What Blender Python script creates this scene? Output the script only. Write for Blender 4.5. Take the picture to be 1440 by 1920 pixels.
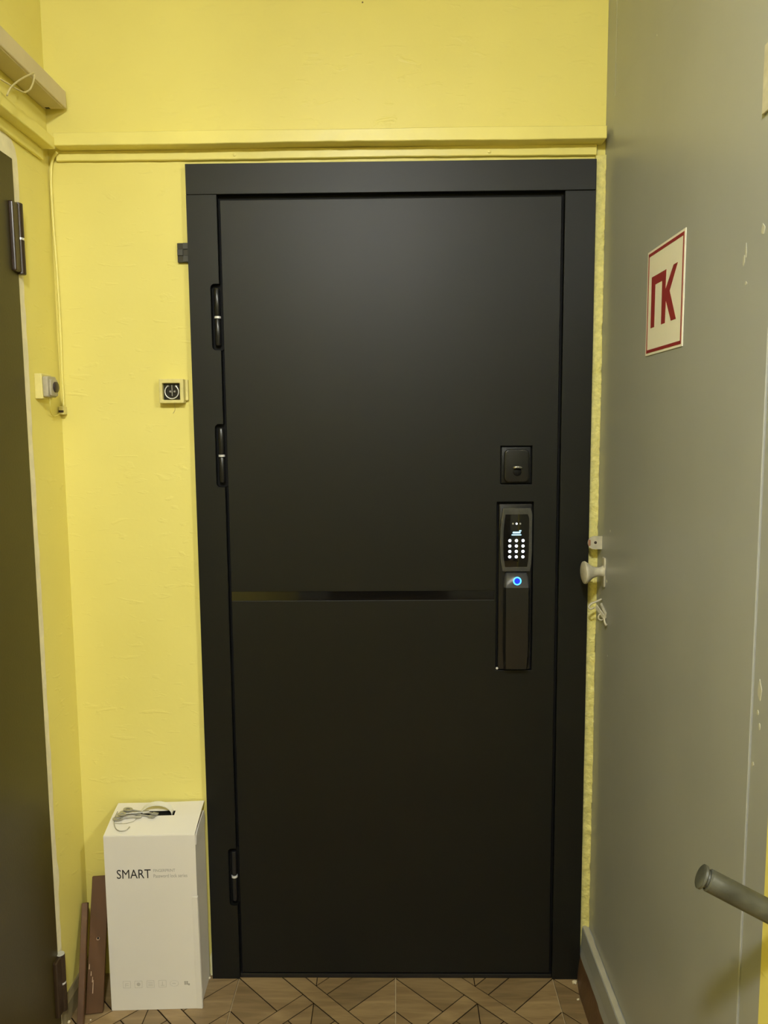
import bpy, bmesh, math, random
from mathutils import Vector, Matrix

random.seed(7)
for o in list(bpy.data.objects):
    bpy.data.objects.remove(o)
scene = bpy.context.scene
COL = scene.collection

# ------------------------------------------------------------------ camera
PITCH, YAW, ROLL = 0.10954, -0.01463, -0.00786
cp, sp, cy, sy = math.cos(PITCH), math.sin(PITCH), math.cos(YAW), math.sin(YAW)
FWD = Vector((sy * cp, cy * cp, -sp))
RGT = Vector((cy, -sy, 0))
UPV = RGT.cross(FWD)
c_, s_ = math.cos(ROLL), math.sin(ROLL)
R2 = c_ * RGT + s_ * UPV
U2 = -s_ * RGT + c_ * UPV
cam = bpy.data.cameras.new('camera')
cam.sensor_fit = 'HORIZONTAL'
cam.sensor_width = 36.0
cam.lens = 36.0 * 1460.42 / 1440.0
cam.clip_start = 0.02
camo = bpy.data.objects.new('camera', cam)
COL.objects.link(camo)
m = Matrix((R2, U2, -FWD)).transposed().to_4x4()
m.translation = Vector((0.00733, -1.94046, 1.45918))
camo.matrix_world = m
scene.camera = camo

# ------------------------------------------------------------------ world, exposure
w = bpy.data.worlds.new('world')
w.use_nodes = True
w.node_tree.nodes['Background'].inputs[0].default_value = (0.02, 0.018, 0.012, 1)
w.node_tree.nodes['Background'].inputs[1].default_value = 1.0
scene.world = w
vs = scene.view_settings
vs.view_transform = 'Standard'
vs.look = 'None'
vs.gamma = 1.0
vs.use_curve_mapping = False
vs.exposure = 0.0
LAMP_POS = Vector((-0.12, -2.10, 2.530))     # opal glass ceiling light above the viewer
LAMP_COLOR = (1.0, 1.02, 0.98)
LAMP_STRENGTH = 500.0
FILL_POS = Vector((1.45, -2.30, 2.530))      # unseen fill light, added to brighten the left wall
FILL_STRENGTH = 410.0

# ------------------------------------------------------------------ materials
def nodes_of(name):
    mt = bpy.data.materials.new(name)
    mt.use_nodes = True
    nt = mt.node_tree
    return mt, nt, nt.nodes['Principled BSDF']

def mat(name, col, rough=0.6, spec=0.5, metal=0.0, var=0.08, scale=6.0, bump=0.0, bscale=60.0, stretch=None, coat=0.0, detail=4.0):
    """procedural paint: base colour with slight noise variation, optional fine relief"""
    mt, nt, p = nodes_of(name)
    L = nt.links.new
    p.inputs['Roughness'].default_value = rough
    p.inputs['Metallic'].default_value = metal
    p.inputs['Specular IOR Level'].default_value = spec
    p.inputs['Coat Weight'].default_value = coat
    tc = nt.nodes.new('ShaderNodeTexCoord')
    mp = nt.nodes.new('ShaderNodeMapping')
    L(tc.outputs['Object'], mp.inputs[0])
    if stretch:
        mp.inputs['Scale'].default_value = stretch
    n = nt.nodes.new('ShaderNodeTexNoise')
    n.inputs['Scale'].default_value = scale
    n.inputs['Detail'].default_value = detail
    L(mp.outputs[0], n.inputs['Vector'])
    r = nt.nodes.new('ShaderNodeValToRGB')
    a, b = 1 - var, 1 + var
    r.color_ramp.elements[0].position = 0.3
    r.color_ramp.elements[1].position = 0.7
    r.color_ramp.elements[0].color = (col[0] * a, col[1] * a, col[2] * a, 1)
    r.color_ramp.elements[1].color = (min(1, col[0] * b), min(1, col[1] * b), min(1, col[2] * b), 1)
    L(n.outputs['Fac'], r.inputs[0])
    L(r.outputs[0], p.inputs['Base Color'])
    if bump:
        nb = nt.nodes.new('ShaderNodeTexNoise')
        nb.inputs['Scale'].default_value = bscale
        nb.inputs['Detail'].default_value = 5
        L(mp.outputs[0], nb.inputs['Vector'])
        bp = nt.nodes.new('ShaderNodeBump')
        bp.inputs['Strength'].default_value = bump
        bp.inputs['Distance'].default_value = 0.004
        L(nb.outputs['Fac'], bp.inputs['Height'])
        L(bp.outputs[0], p.inputs['Normal'])
    return mt

def emis(name, col, strength):
    mt, nt, p = nodes_of(name)
    p.inputs['Base Color'].default_value = (*col, 1)
    p.inputs['Emission Color'].default_value = (*col, 1)
    p.inputs['Emission Strength'].default_value = strength
    return mt

def wall_paint(name, col, rough=0.42):
    """old oil paint on plaster: soft swells, short wrinkles, a few dark pits"""
    mt, nt, p = nodes_of(name)
    L = nt.links.new
    N = nt.nodes.new
    p.inputs['Roughness'].default_value = rough
    p.inputs['Specular IOR Level'].default_value = 0.35
    tc = N('ShaderNodeTexCoord')
    n1 = N('ShaderNodeTexNoise'); n1.inputs['Scale'].default_value = 2.2; n1.inputs['Detail'].default_value = 3
    L(tc.outputs['Object'], n1.inputs['Vector'])
    r = N('ShaderNodeValToRGB')
    r.color_ramp.elements[0].position = 0.3; r.color_ramp.elements[1].position = 0.72
    r.color_ramp.elements[0].color = (col[0] * .96, col[1] * .95, col[2] * .9, 1)
    r.color_ramp.elements[1].color = (col[0] * 1.03, col[1] * 1.03, col[2] * 1.08, 1)
    L(n1.outputs['Fac'], r.inputs[0])
    # sparse dark pits
    vo = N('ShaderNodeTexVoronoi'); vo.inputs['Scale'].default_value = 7.0
    L(tc.outputs['Object'], vo.inputs['Vector'])
    lt = N('ShaderNodeMath'); lt.operation = 'LESS_THAN'; lt.inputs[1].default_value = 0.014
    L(vo.outputs['Distance'], lt.inputs[0])
    mx = N('ShaderNodeMixRGB'); mx.inputs[2].default_value = (col[0] * .25, col[1] * .2, col[2] * .2, 1)
    L(lt.outputs[0], mx.inputs[0]); L(r.outputs[0], mx.inputs[1])
    L(mx.outputs[0], p.inputs['Base Color'])
    # relief
    mp = N('ShaderNodeMapping'); mp.inputs['Scale'].default_value = (1.0, 1.0, 3.2)
    L(tc.outputs['Object'], mp.inputs[0])
    n2 = N('ShaderNodeTexNoise'); n2.inputs['Scale'].default_value = 17.0; n2.inputs['Detail'].default_value = 6; n2.inputs['Distortion'].default_value = 0.5
    L(mp.outputs[0], n2.inputs['Vector'])
    rr = N('ShaderNodeValToRGB'); rr.color_ramp.elements[0].position = 0.60; rr.color_ramp.elements[1].position = 0.74
    L(n2.outputs['Fac'], rr.inputs[0])
    n3 = N('ShaderNodeTexNoise'); n3.inputs['Scale'].default_value = 60.0; n3.inputs['Detail'].default_value = 4
    L(tc.outputs['Object'], n3.inputs['Vector'])
    ad = N('ShaderNodeMath'); ad.operation = 'MULTIPLY_ADD'; ad.inputs[1].default_value = 0.25
    L(n3.outputs['Fac'], ad.inputs[0]); L(rr.outputs[0], ad.inputs[2])
    b = N('ShaderNodeBump'); b.inputs['Strength'].default_value = 0.22; b.inputs['Distance'].default_value = 0.004
    L(ad.outputs[0], b.inputs['Height']); L(b.outputs[0], p.inputs['Normal'])
    return mt

def plank_mat(name):
    """wood-print ceramic, each piece tinted by its own random"""
    mt, nt, p = nodes_of(name)
    L = nt.links.new
    N = nt.nodes.new
    p.inputs['Roughness'].default_value = 0.42
    tc = N('ShaderNodeTexCoord'); oi = N('ShaderNodeObjectInfo')
    mp = N('ShaderNodeMapping'); mp.inputs['Rotation'].default_value = (0, 0, math.radians(45)); mp.inputs['Scale'].default_value = (4, 26, 4)
    L(tc.outputs['Object'], mp.inputs[0])
    n = N('ShaderNodeTexNoise'); n.inputs['Scale'].default_value = 1.6; n.inputs['Detail'].default_value = 6; n.inputs['Distortion'].default_value = 0.8
    L(mp.outputs[0], n.inputs['Vector'])
    r = N('ShaderNodeValToRGB')
    r.color_ramp.elements[0].position = 0.28; r.color_ramp.elements[1].position = 0.75
    r.color_ramp.elements[0].color = (0.17, 0.108, 0.048, 1); r.color_ramp.elements[1].color = (0.34, 0.235, 0.115, 1)
    L(n.outputs['Fac'], r.inputs[0])
    hv = N('ShaderNodeHueSaturation')
    ml = N('ShaderNodeMath'); ml.operation = 'MULTIPLY_ADD'; ml.inputs[1].default_value = 0.35; ml.inputs[2].default_value = 0.82
    L(oi.outputs['Random'], ml.inputs[0]); L(ml.outputs[0], hv.inputs['Value'])
    L(r.outputs[0], hv.inputs['Color']); L(hv.outputs[0], p.inputs['Base Color'])
    return mt

def film_mat(name):
    mt, nt, p = nodes_of(name)
    N = nt.nodes.new; L = nt.links.new
    p.inputs['Base Color'].default_value = (0.5, 0.5, 0.46, 1)
    p.inputs['Roughness'].default_value = 0.18
    n = N('ShaderNodeTexNoise'); n.inputs['Scale'].default_value = 40
    mr = N('ShaderNodeMath'); mr.operation = 'MULTIPLY'; mr.inputs[1].default_value = 0.24
    L(n.outputs['Fac'], mr.inputs[0]); L(mr.outputs[0], p.inputs['Alpha'])
    return mt

YELLOW = (0.80, 0.71, 0.205)
M = {}
M['yellow'] = wall_paint('yellow_oil_paint', YELLOW)
M['yellow_trim'] = mat('yellow_trim_paint', YELLOW, 0.4, var=.05, bump=.15, bscale=35)
M['foam'] = mat('rough_yellow_edge', (0.68, 0.62, 0.22), 0.6, var=.14, scale=90, bump=.9, bscale=110)
M['sealant'] = mat('cream_sealant', (0.76, 0.72, 0.42), 0.6, var=.1, scale=30)
M['plaster'] = mat('bare_plaster', (0.80, 0.74, 0.52), 0.8, var=.1, scale=25, bump=.3)
M['grey'] = mat('grey_oil_paint', (0.31, 0.318, 0.315), 0.36, spec=.5, var=.05, scale=3, bump=.10, bscale=14)
M['grey_light'] = mat('pale_grey_paint', (0.40, 0.375, 0.29), 0.45, var=.1, scale=12, bump=.2)
M['grey_hw'] = mat('grey_painted_iron', (0.47, 0.44, 0.35), 0.45, var=.14, scale=60, bump=.2, bscale=120)
M['black_door'] = mat('black_matt_laminate', (0.0050, 0.0056, 0.0050), 0.46, spec=.33, var=.06, scale=3)
M['gap'] = mat('black_gap_shade', (0.004, 0.004, 0.004), 0.7, spec=.2)  # near-black puts the shade of gaps, recesses and holes into the colour
M['black_gloss'] = mat('black_gloss_glass', (0.004, 0.004, 0.005), 0.05, spec=.5)
M['lip'] = mat('lip_glint_metal', (0.35, 0.35, 0.35), 0.18, metal=.9)  # base brightened so the cover's glint shows on the lip
M['black_satin'] = mat('black_satin_metal', (0.008, 0.008, 0.009), 0.28, spec=.5)
M['handle_top'] = mat('lit_satin_sensor_field', (0.05, 0.05, 0.055), 0.35, spec=.5)  # satin grey, lightened further for the light on the upward-facing top
M['chrome'] = mat('bright_steel', (0.80, 0.80, 0.80), 0.22, metal=.35, var=.05)
M['brown_metal'] = mat('brown_powder_coat', (0.042, 0.031, 0.006), 0.42, spec=.45, var=.07, scale=4, bump=.06, bscale=220)
M['brown_hinge'] = mat('dark_brown_hinge', (0.035, 0.020, 0.010), 0.35, spec=.5, var=.12, scale=40)
M['brown_paint'] = mat('brown_floor_paint', (0.088, 0.040, 0.015), 0.4, var=.3, scale=14, bump=.25, bscale=40, stretch=(1, 1, .25))
M['brown_bare'] = mat('chipped_wood', (0.42, 0.30, 0.20), 0.8, var=.2, scale=40)
M['skirt_brown'] = mat('brown_skirting_paint', (0.10, 0.055, 0.026), 0.42, var=.25, scale=16, bump=.2)
M['skirt_left'] = mat('dull_skirting_paint', (0.20, 0.16, 0.085), 0.5, var=.25, scale=12, bump=.2)
M['plank'] = plank_mat('wood_print_tile')
M['groove'] = mat('tile_groove', (0.016, 0.009, 0.004), 0.9, spec=.1)
M['grout'] = mat('light_grout', (0.55, 0.44, 0.27), 0.9, var=.1, scale=50)
M['card'] = mat('white_card', (0.74, 0.70, 0.62), 0.55, var=.025, scale=5)
M['card_inner'] = mat('grey_card_inside', (0.40, 0.37, 0.30), 0.8, var=.05)
M['ink'] = mat('black_ink', (0.015, 0.013, 0.012), 0.6)
M['ink_grey'] = mat('grey_ink', (0.36, 0.34, 0.29), 0.6)
M['ink_pale'] = mat('pale_grey_ink', (0.50, 0.47, 0.40), 0.6)
M['strap'] = mat('white_plastic_strap', (0.72, 0.70, 0.62), 0.3)
M['steel'] = mat('key_steel', (0.42, 0.41, 0.38), 0.3, metal=.55, var=.2, scale=80)
M['sign_white'] = mat('white_vinyl', (0.80, 0.77, 0.70), 0.4, var=.02)
M['sign_red'] = mat('red_vinyl', (0.26, 0.020, 0.022), 0.4, var=.03)
M['lamp_body'] = mat('beige_lamp_enamel', (0.62, 0.53, 0.34), 0.45, var=.06, scale=10)
M['lamp_cover'] = mat('aged_lamp_cover', (0.58, 0.50, 0.30), 0.5, var=.06, scale=10)
M['wire'] = mat('yellowed_wire', (0.55, 0.47, 0.22), 0.5)
M['bell_frame'] = mat('painted_box_frame', (0.70, 0.62, 0.24), 0.45, var=.08, scale=40, bump=.2)
M['bell_black'] = mat('black_bakelite', (0.012, 0.010, 0.008), 0.35, var=.2, scale=60)
M['button_grey'] = mat('grey_plastic', (0.42, 0.38, 0.27), 0.5, var=.1, scale=60)
M['button_dark'] = mat('dark_button', (0.05, 0.035, 0.03), 0.35)
M['block'] = mat('black_plastic_shim', (0.042, 0.042, 0.038), 0.5)
M['pipe'] = mat('grey_green_pipe_paint', (0.060, 0.061, 0.048), 0.48, var=.45, scale=28, bump=.3, bscale=60)
M['rust'] = mat('rusty_patch', (0.26, 0.13, 0.08), 0.7)
M['chip'] = mat('pale_paint_chip', (0.46, 0.45, 0.37), 0.6)
M['crumb'] = mat('foam_crumb', (0.62, 0.54, 0.38), 0.9)
M['ceiling'] = mat('whitewash', (0.80, 0.78, 0.72), 0.9, var=.03)
M['film'] = film_mat('protective_film')
M['key_glow'] = emis('keypad_led', (0.80, 0.88, 1.0), 2.2)
M['text_glow'] = emis('display_led', (0.38, 0.72, 1.0), 1.4)
M['ring_glow'] = emis('ring_led', (0.06, 0.40, 1.0), 3.0)
M['ring_core'] = emis('ring_led_core', (0.003, 0.02, 0.55), 1.0)
M['dot_dim'] = mat('dim_sensor', (0.30, 0.30, 0.28), 0.3)
M['bulb'] = emis('lamp_glass', LAMP_COLOR, LAMP_STRENGTH)
M['bulb_fill'] = emis('stair_fill_glass', LAMP_COLOR, FILL_STRENGTH)

# ------------------------------------------------------------------ helpers
BASE = {}

def thing(name, loc, label=None, cat=None, kind=None, group=None):
    o = bpy.data.objects.new(name, None)
    o.empty_display_size = 0.05
    COL.objects.link(o)
    o.location = loc
    BASE[o.name] = Vector(loc)
    props(o, label, cat, kind, group)
    return o

def props(o, label=None, cat=None, kind=None, group=None):
    if label: o['label'] = label
    if cat: o['category'] = cat
    if kind: o['kind'] = kind
    if group: o['group'] = group
    return o

def obj(name, bm, material, parent=None, smooth=None, label=None):
    """link a bmesh in world coordinates as one mesh object; its origin goes to the thing's base"""
    if parent is not None:
        base = BASE[parent.name]
    else:
        zs = [v.co for v in bm.verts]
        lo = Vector((min(v.x for v in zs), min(v.y for v in zs), min(v.z for v in zs)))
        hi = Vector((max(v.x for v in zs), max(v.y for v in zs), max(v.z for v in zs)))
        base = Vector(((lo.x + hi.x) / 2, (lo.y + hi.y) / 2, lo.z))
    bmesh.ops.translate(bm, verts=bm.verts, vec=-base)
    bmesh.ops.recalc_face_normals(bm, faces=bm.faces)
    me = bpy.data.meshes.new(name)
    bm.to_mesh(me)
    bm.free()
    me.materials.append(material)
    if smooth is not None:
        for p in me.polygons: p.use_smooth = True
        try:
            me.set_sharp_from_angle(angle=math.radians(smooth))
        except Exception:
            pass
    o = bpy.data.objects.new(name, me)
    COL.objects.link(o)
    if parent is not None:
        o.parent = parent
    else:
        o.location = base
    BASE[o.name] = base
    if label: o['label'] = label
    return o

def nb(): return bmesh.new()

def box(bm, x0, x1, y0, y1, z0, z1):
    vs_ = [bm.verts.new(p) for p in ((x0, y0, z0), (x1, y0, z0), (x1, y1, z0), (x0, y1, z0), (x0, y0, z1), (x1, y0, z1), (x1, y1, z1), (x0, y1, z1))]
    fs = [bm.faces.new([vs_[i] for i in q]) for q in ((0, 3, 2, 1), (4, 5, 6, 7), (0, 1, 5, 4), (1, 2, 6, 5), (2, 3, 7, 6), (3, 0, 4, 7))]
    return vs_, fs

def bevel(bm, w, seg=2, ang=40):
    bmesh.ops.recalc_face_normals(bm, faces=bm.faces)
    es = [e for e in bm.edges if len(e.link_faces) == 2 and e.calc_face_angle(0) > math.radians(ang)]
    if es:
        bmesh.ops.bevel(bm, geom=es, offset=w, segments=seg, affect='EDGES', profile=0.5, clamp_overlap=True)

def bbox(x0, x1, y0, y1, z0, z1, bw=0.0, seg=2):
    bm = nb()
    box(bm, x0, x1, y0, y1, z0, z1)
    if bw: bevel(bm, bw, seg)
    return bm

def prism(bm, poly, a0, a1, axis='Y'):
    """extrude a 2-D outline: axis Y -> outline in (x,z); axis X -> (y,z); axis Z -> (x,y)"""
    def P(p, a):
        return {'Y': (p[0], a, p[1]), 'X': (a, p[0], p[1]), 'Z': (p[0], p[1], a)}[axis]
    v0 = [bm.verts.new(P(p, a0)) for p in poly]
    v1 = [bm.verts.new(P(p, a1)) for p in poly]
    n = len(poly)
    bm.faces.new(v0)
    bm.faces.new(v1[::-1])
    for i in range(n):
        j = (i + 1) % n
        bm.faces.new((v0[i], v1[i], v1[j], v0[j]))
    return bm

def rrect(x0, x1, z0, z1, r, n=5):
    pts = []
    for cx, cz, a in ((x1 - r, z1 - r, 0), (x0 + r, z1 - r, 90), (x0 + r, z0 + r, 180), (x1 - r, z0 + r, 270)):
        for k in range(n + 1):
            t = math.radians(a + 90 * k / n)
            pts.append((cx + r * math.cos(t), cz + r * math.sin(t)))
    return pts

def circle(cx, cz, r, n=20):
    return [(cx + r * math.cos(2 * math.pi * k / n), cz + r * math.sin(2 * math.pi * k / n)) for k in range(n)]

def panel(x0, x1, z0, z1, y0, y1, holes, bw=0.0):
    """slab in the x-z plane with rectangular through holes"""
    xs = sorted({x0, x1, *[h[0] for h in holes], *[h[1] for h in holes]})
    zs = sorted({z0, z1, *[h[2] for h in holes], *[h[3] for h in holes]})
    xs = [x for x in xs if x0 <= x <= x1]
    zs = [z for z in zs if z0 <= z <= z1]
    bm = nb()
    def solid(i, j):
        if not (0 <= i < len(xs) - 1 and 0 <= j < len(zs) - 1): return False
        mx, mz = (xs[i] + xs[i + 1]) / 2, (zs[j] + zs[j + 1]) / 2
        return not any(h[0] < mx < h[1] and h[2] < mz < h[3] for h in holes)
    cache = {}
    def V(x, y, z):
        k = (round(x, 6), round(y, 6), round(z, 6))
        if k not in cache: cache[k] = bm.verts.new((x, y, z))
        return cache[k]
    for i in range(len(xs) - 1):
        for j in range(len(zs) - 1):
            if not solid(i, j): continue
            a, b, c, d = xs[i], xs[i + 1], zs[j], zs[j + 1]
            bm.faces.new((V(a, y0, c), V(b, y0, c), V(b, y0, d), V(a, y0, d)))
            bm.faces.new((V(a, y1, c), V(a, y1, d), V(b, y1, d), V(b, y1, c)))
            if not solid(i - 1, j): bm.faces.new((V(a, y0, c), V(a, y0, d), V(a, y1, d), V(a, y1, c)))
            if not solid(i + 1, j): bm.faces.new((V(b, y0, c), V(b, y1, c), V(b, y1, d), V(b, y0, d)))
            if not solid(i, j - 1): bm.faces.new((V(a, y0, c), V(a, y1, c), V(b, y1, c), V(b, y0, c)))
            if not solid(i, j + 1): bm.faces.new((V(a, y0, d), V(b, y0, d), V(b, y1, d), V(a, y1, d)))
    if bw: bevel(bm, bw, 2)
    return bm

def tube(bm, pts, r, n=10, cap=True, closed=False):
    pts = [Vector(p) for p in pts]
    rs = r if isinstance(r, (list, tuple)) else [r] * len(pts)
    rings = []
    prev = None
    N = len(pts)
    for i, p in enumerate(pts):
        if closed:
            t = (pts[(i + 1) % N] - pts[i - 1]).normalized()
        else:
            t = (pts[min(i + 1, N - 1)] - pts[max(i - 1, 0)]).normalized()
        if prev is None:
            ref = Vector((0, 0, 1)) if abs(t.z) < .9 else Vector((1, 0, 0))
            u = t.cross(ref).normalized()
        else:
            u = (prev - t * prev.dot(t)).normalized()
        prev = u
        v = t.cross(u)
        rings.append([bm.verts.new(p + rs[i] * (math.cos(2 * math.pi * k / n) * u + math.sin(2 * math.pi * k / n) * v)) for k in range(n)])
    last = N if closed else N - 1
    for i in range(last):
        a, b = rings[i], rings[(i + 1) % N]
        for k in range(n):
            bm.faces.new((a[k], a[(k + 1) % n], b[(k + 1) % n], b[k]))
    if cap and not closed:
        bm.faces.new(rings[0][::-1]); bm.faces.new(rings[-1])
    return bm

def smoothpath(pts, k=6):
    """Catmull-Rom through the points"""
    P = [Vector(p) for p in pts]
    out = []
    for i in range(len(P) - 1):
        p0, p1, p2, p3 = P[max(i - 1, 0)], P[i], P[i + 1], P[min(i + 2, len(P) - 1)]
        for s in range(k):
            t = s / k
            out.append(0.5 * ((2 * p1) + (p2 - p0) * t + (2 * p0 - 5 * p1 + 4 * p2 - p3) * t * t + (3 * p1 - p0 - 3 * p2 + p3) * t ** 3))
    out.append(P[-1])
    return out

def lathe(bm, prof, origin, axis, n=28):
    """prof = [(distance along axis, radius)]"""
    ax = Vector(axis).normalized()
    ref = Vector((0, 0, 1)) if abs(ax.z) < .9 else Vector((1, 0, 0))
    u = ax.cross(ref).normalized(); v = ax.cross(u)
    o = Vector(origin)
    rings = []
    for d, r in prof:
        if r < 1e-6:
            rings.append([bm.verts.new(o + ax * d)])
        else:
            rings.append([bm.verts.new(o + ax * d + r * (math.cos(2 * math.pi * k / n) * u + math.sin(2 * math.pi * k / n) * v)) for k in range(n)])
    for a, b in zip(rings, rings[1:]):
        if len(a) == 1 and len(b) == 1: continue
        for k in range(n):
            j = (k + 1) % n
            if len(a) == 1: bm.faces.new((a[0], b[j], b[k]))
            elif len(b) == 1: bm.faces.new((a[k], a[j], b[0]))
            else: bm.faces.new((a[k], a[j], b[j], b[k]))
    if len(rings[0]) > 1: bm.faces.new(rings[0][::-1])
    if len(rings[-1]) > 1: bm.faces.new(rings[-1])
    return bm

def orient_box(bm, a, b, wdir, width, thick, taper=1.0, bw=0.001):
    """board from point a to point b (centre line), width along wdir"""
    a, b = Vector(a), Vector(b)
    d = (b - a).normalized()
    wv = Vector(wdir); wv = (wv - d * wv.dot(d)).normalized()
    t = d.cross(wv).normalized()
    vv = []
    for p, k in ((a, 1.0), (b, taper)):
        for sx, sy_ in ((-1, -1), (1, -1), (1, 1), (-1, 1)):
            vv.append(bm.verts.new(p + wv * sx * width / 2 * k + t * sy_ * thick / 2))
    for q in ((3, 2, 1, 0), (4, 5, 6, 7), (0, 1, 5, 4), (1, 2, 6, 5), (2, 3, 7, 6), (3, 0, 4, 7)):
        bm.faces.new([vv[i] for i in q])
    if bw: bevel(bm, bw, 1)
    return bm

def text_mesh(body, x0, z0, width, height, y, extr=0.0003):
    """flat lettering in the x-z plane, facing -y, fitted into the given width and height"""
    cu = bpy.data.curves.new('lettering', 'FONT')
    cu.body = body
    cu.resolution_u = 3
    to = bpy.data.objects.new('lettering', cu)
    COL.objects.link(to)
    dg = bpy.context.evaluated_depsgraph_get()
    me = bpy.data.meshes.new_from_object(to.evaluated_get(dg))
    bpy.data.objects.remove(to)
    bpy.data.curves.remove(cu)
    bm = nb()
    bm.from_mesh(me)
    bpy.data.meshes.remove(me)
    xa = min(v.co.x for v in bm.verts); xb = max(v.co.x for v in bm.verts)
    za = min(v.co.y for v in bm.verts); zb = max(v.co.y for v in bm.verts)
    for v in bm.verts:
        v.co = Vector((x0 + (v.co.x - xa) / (xb - xa) * width, y, z0 + (v.co.y - za) / (zb - za) * height))
    r = bmesh.ops.extrude_face_region(bm, geom=list(bm.faces))
    bmesh.ops.translate(bm, verts=[g for g in r['geom'] if isinstance(g, bmesh.types.BMVert)], vec=(0, -extr, 0))
    return bm

XL, XR = -0.8206, 0.5116
ROOM_Y, ROOM_Z = -4.6, 2.59
XS_END, Y_PIER = 2.3, -1.13        # stair landing opening on the right beyond the pier
DOORW, DOORH = 0.430, 2.030         # opening for the entrance door

# ================================================================== SETTING
# ---- floor with wood-print tiles
bm = nb()
box(bm, XL - .1, XS_END + .1, ROOM_Y - .1, 0.22, -0.12, -0.0035)
floor = props(obj('floor', bm, M['grout']), 'floor of square wood-print tiles with a diagonal plank pattern', 'floor', 'structure')

TS = 0.4165                          # tile pitch
def clip(poly, nx, ny, c):
    """keep nx*x + ny*y <= c"""
    out = []
    for i in range(len(poly)):
        p, q = poly[i], poly[(i + 1) % len(poly)]
        dp, dq = nx * p[0] + ny * p[1] - c, nx * q[0] + ny * q[1] - c
        if dp <= 0: out.append(p)
        if (dp < 0 < dq) or (dq < 0 < dp):
            t = dp / (dp - dq)
            out.append((p[0] + t * (q[0] - p[0]), p[1] + t * (q[1] - p[1])))
    return out

def tile_pieces(rect):
    """pieces of one tile, in coordinates about its centre (u right, w towards the viewer), cut to rect"""
    h = TS / 2 - 0.0012
    g = 0.0022
    H = 0.0308
    sq = [(max(-h, rect[0]), max(-h, rect[2])), (min(h, rect[1]), max(-h, rect[2])), (min(h, rect[1]), min(h, rect[3])), (max(-h, rect[0]), min(h, rect[3]))]
    out = []
    def band(poly, s, lo, hi):            # lo < w + s*u < hi
        p = clip(poly, s, 1, hi - g)
        return clip(p, -s, -1, -(lo + g)) if p else p
    out.append(band(sq, -1, -H, H))
    for lo, hi in ((-1, -H), (H, 1)):     # the plank that runs under, in two halves
        p = band(sq, 1, -H, H)
        out.append(band(p, -1, lo, hi) if p else p)
    cuts = [-1, -.266, -.148, -H, H, .148, .266, 1]
    for side in (-1, 1):
        half = clip(sq, -side, 0, -0.0011)
        for lo, hi in zip(cuts, cuts[1:]):
            if (lo, hi) == (-H, H): continue
            s1 = -1 if side < 0 else 1
            st = band(half, s1, lo, hi) if half else None
            if not st: continue
            for lo2, hi2 in ((-1, -H), (H, 1)):
                out.append(band(st, -s1, lo2, hi2))
    res = []
    for p in out:
        if not p or len(p) < 3: continue
        ar = abs(sum(p[i][0] * p[(i + 1) % len(p)][1] - p[(i + 1) % len(p)][0] * p[i][1] for i in range(len(p)))) / 2
        if ar > 1.2e-5: res.append(p)
    return res

mesh_cache = {}
def flat_mesh(key, polys, z0, z1, material, inset=0.0012):
    if key in mesh_cache: return mesh_cache[key]
    b_ = nb()
    for p in polys:
        cx = sum(q[0] for q in p) / len(p); cy_ = sum(q[1] for q in p) / len(p)
        lo = [b_.verts.new((q[0], -q[1], z0)) for q in p]
        mid = [b_.verts.new((q[0], -q[1], z1 - .0006)) for q in p]
        top = []
        for q in p:
            d = math.hypot(q[0] - cx, q[1] - cy_) or 1
            k = max(0, 1 - inset / d)
            top.append(b_.verts.new((cx + (q[0] - cx) * k, -(cy_ + (q[1] - cy_) * k), z1)))
        n = len(p)
        b_.faces.new(top)
        for i in range(n):
            j = (i + 1) % n
            b_.faces.new((lo[i], lo[j], mid[j], mid[i])); b_.faces.new((mid[i], mid[j], top[j], top[i]))
    bmesh.ops.recalc_face_normals(b_, faces=b_.faces)
    me = bpy.data.meshes.new(key)
    b_.to_mesh(me); b_.free()
    me.materials.append(material)
    mesh_cache[key] = me
    return me

fl_base = BASE[floor.name]
row = 0
S0 = -0.132                           # the first row starts under the wall
while True:
    sc = S0 + TS * (row + .5)
    if sc - TS / 2 > -ROOM_Y: break
    for ci, cxx in enumerate([(k - 1.5) * TS for k in range(4 if row < 3 else 7)]):
        rect = [max(-1, XL - cxx), min(1, (XR - .002 if row < 3 else XS_END) - cxx), max(-1, 0.0 - sc), min(1, -ROOM_Y - sc)]
        if row == 0 and ci in (1, 2):      # tiles run on under the entrance door
            rect[2] = -1
        key = 'tile_%d_%d_%d' % (ci if ci in (0, 3, 6) else 1, 0 if row == 0 else 1, 0 if row < 3 else 1)
        h = TS / 2 - .0011
        rp = [(max(-h, rect[0]), max(-h, rect[2])), (min(h, rect[1]), max(-h, rect[2])), (min(h, rect[1]), min(h, rect[3])), (max(-h, rect[0]), min(h, rect[3]))]
        loc = Vector((cxx, -sc, 0))
        me = flat_mesh(key + '_body_%d' % (1 if rect[3] < h else 0), [rp], -.0034, -.0016, M['groove'], 0)
        t = bpy.data.objects.new('tile', me)
        COL.objects.link(t)
        t.parent = floor
        t.location = loc - fl_base
        pcs = tile_pieces(rect)
        if row < 2:
            for k, p in enumerate(pcs):
                pm = flat_mesh('%s_%d_plank_%d' % (key, ci, k), [p], -.0016, 0.0, M['plank'])
                po = bpy.data.objects.new('plank', pm)
                COL.objects.link(po)
                po.parent = t
        else:
            pm = flat_mesh('%s_all_%d' % (key, 1 if rect[3] < h else 0), pcs, -.0016, 0.0, M['plank'])
            po = bpy.data.objects.new('plank_field', pm)
            COL.objects.link(po)
            po.parent = t
            po['kind'] = 'stuff'
    row += 1

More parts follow.
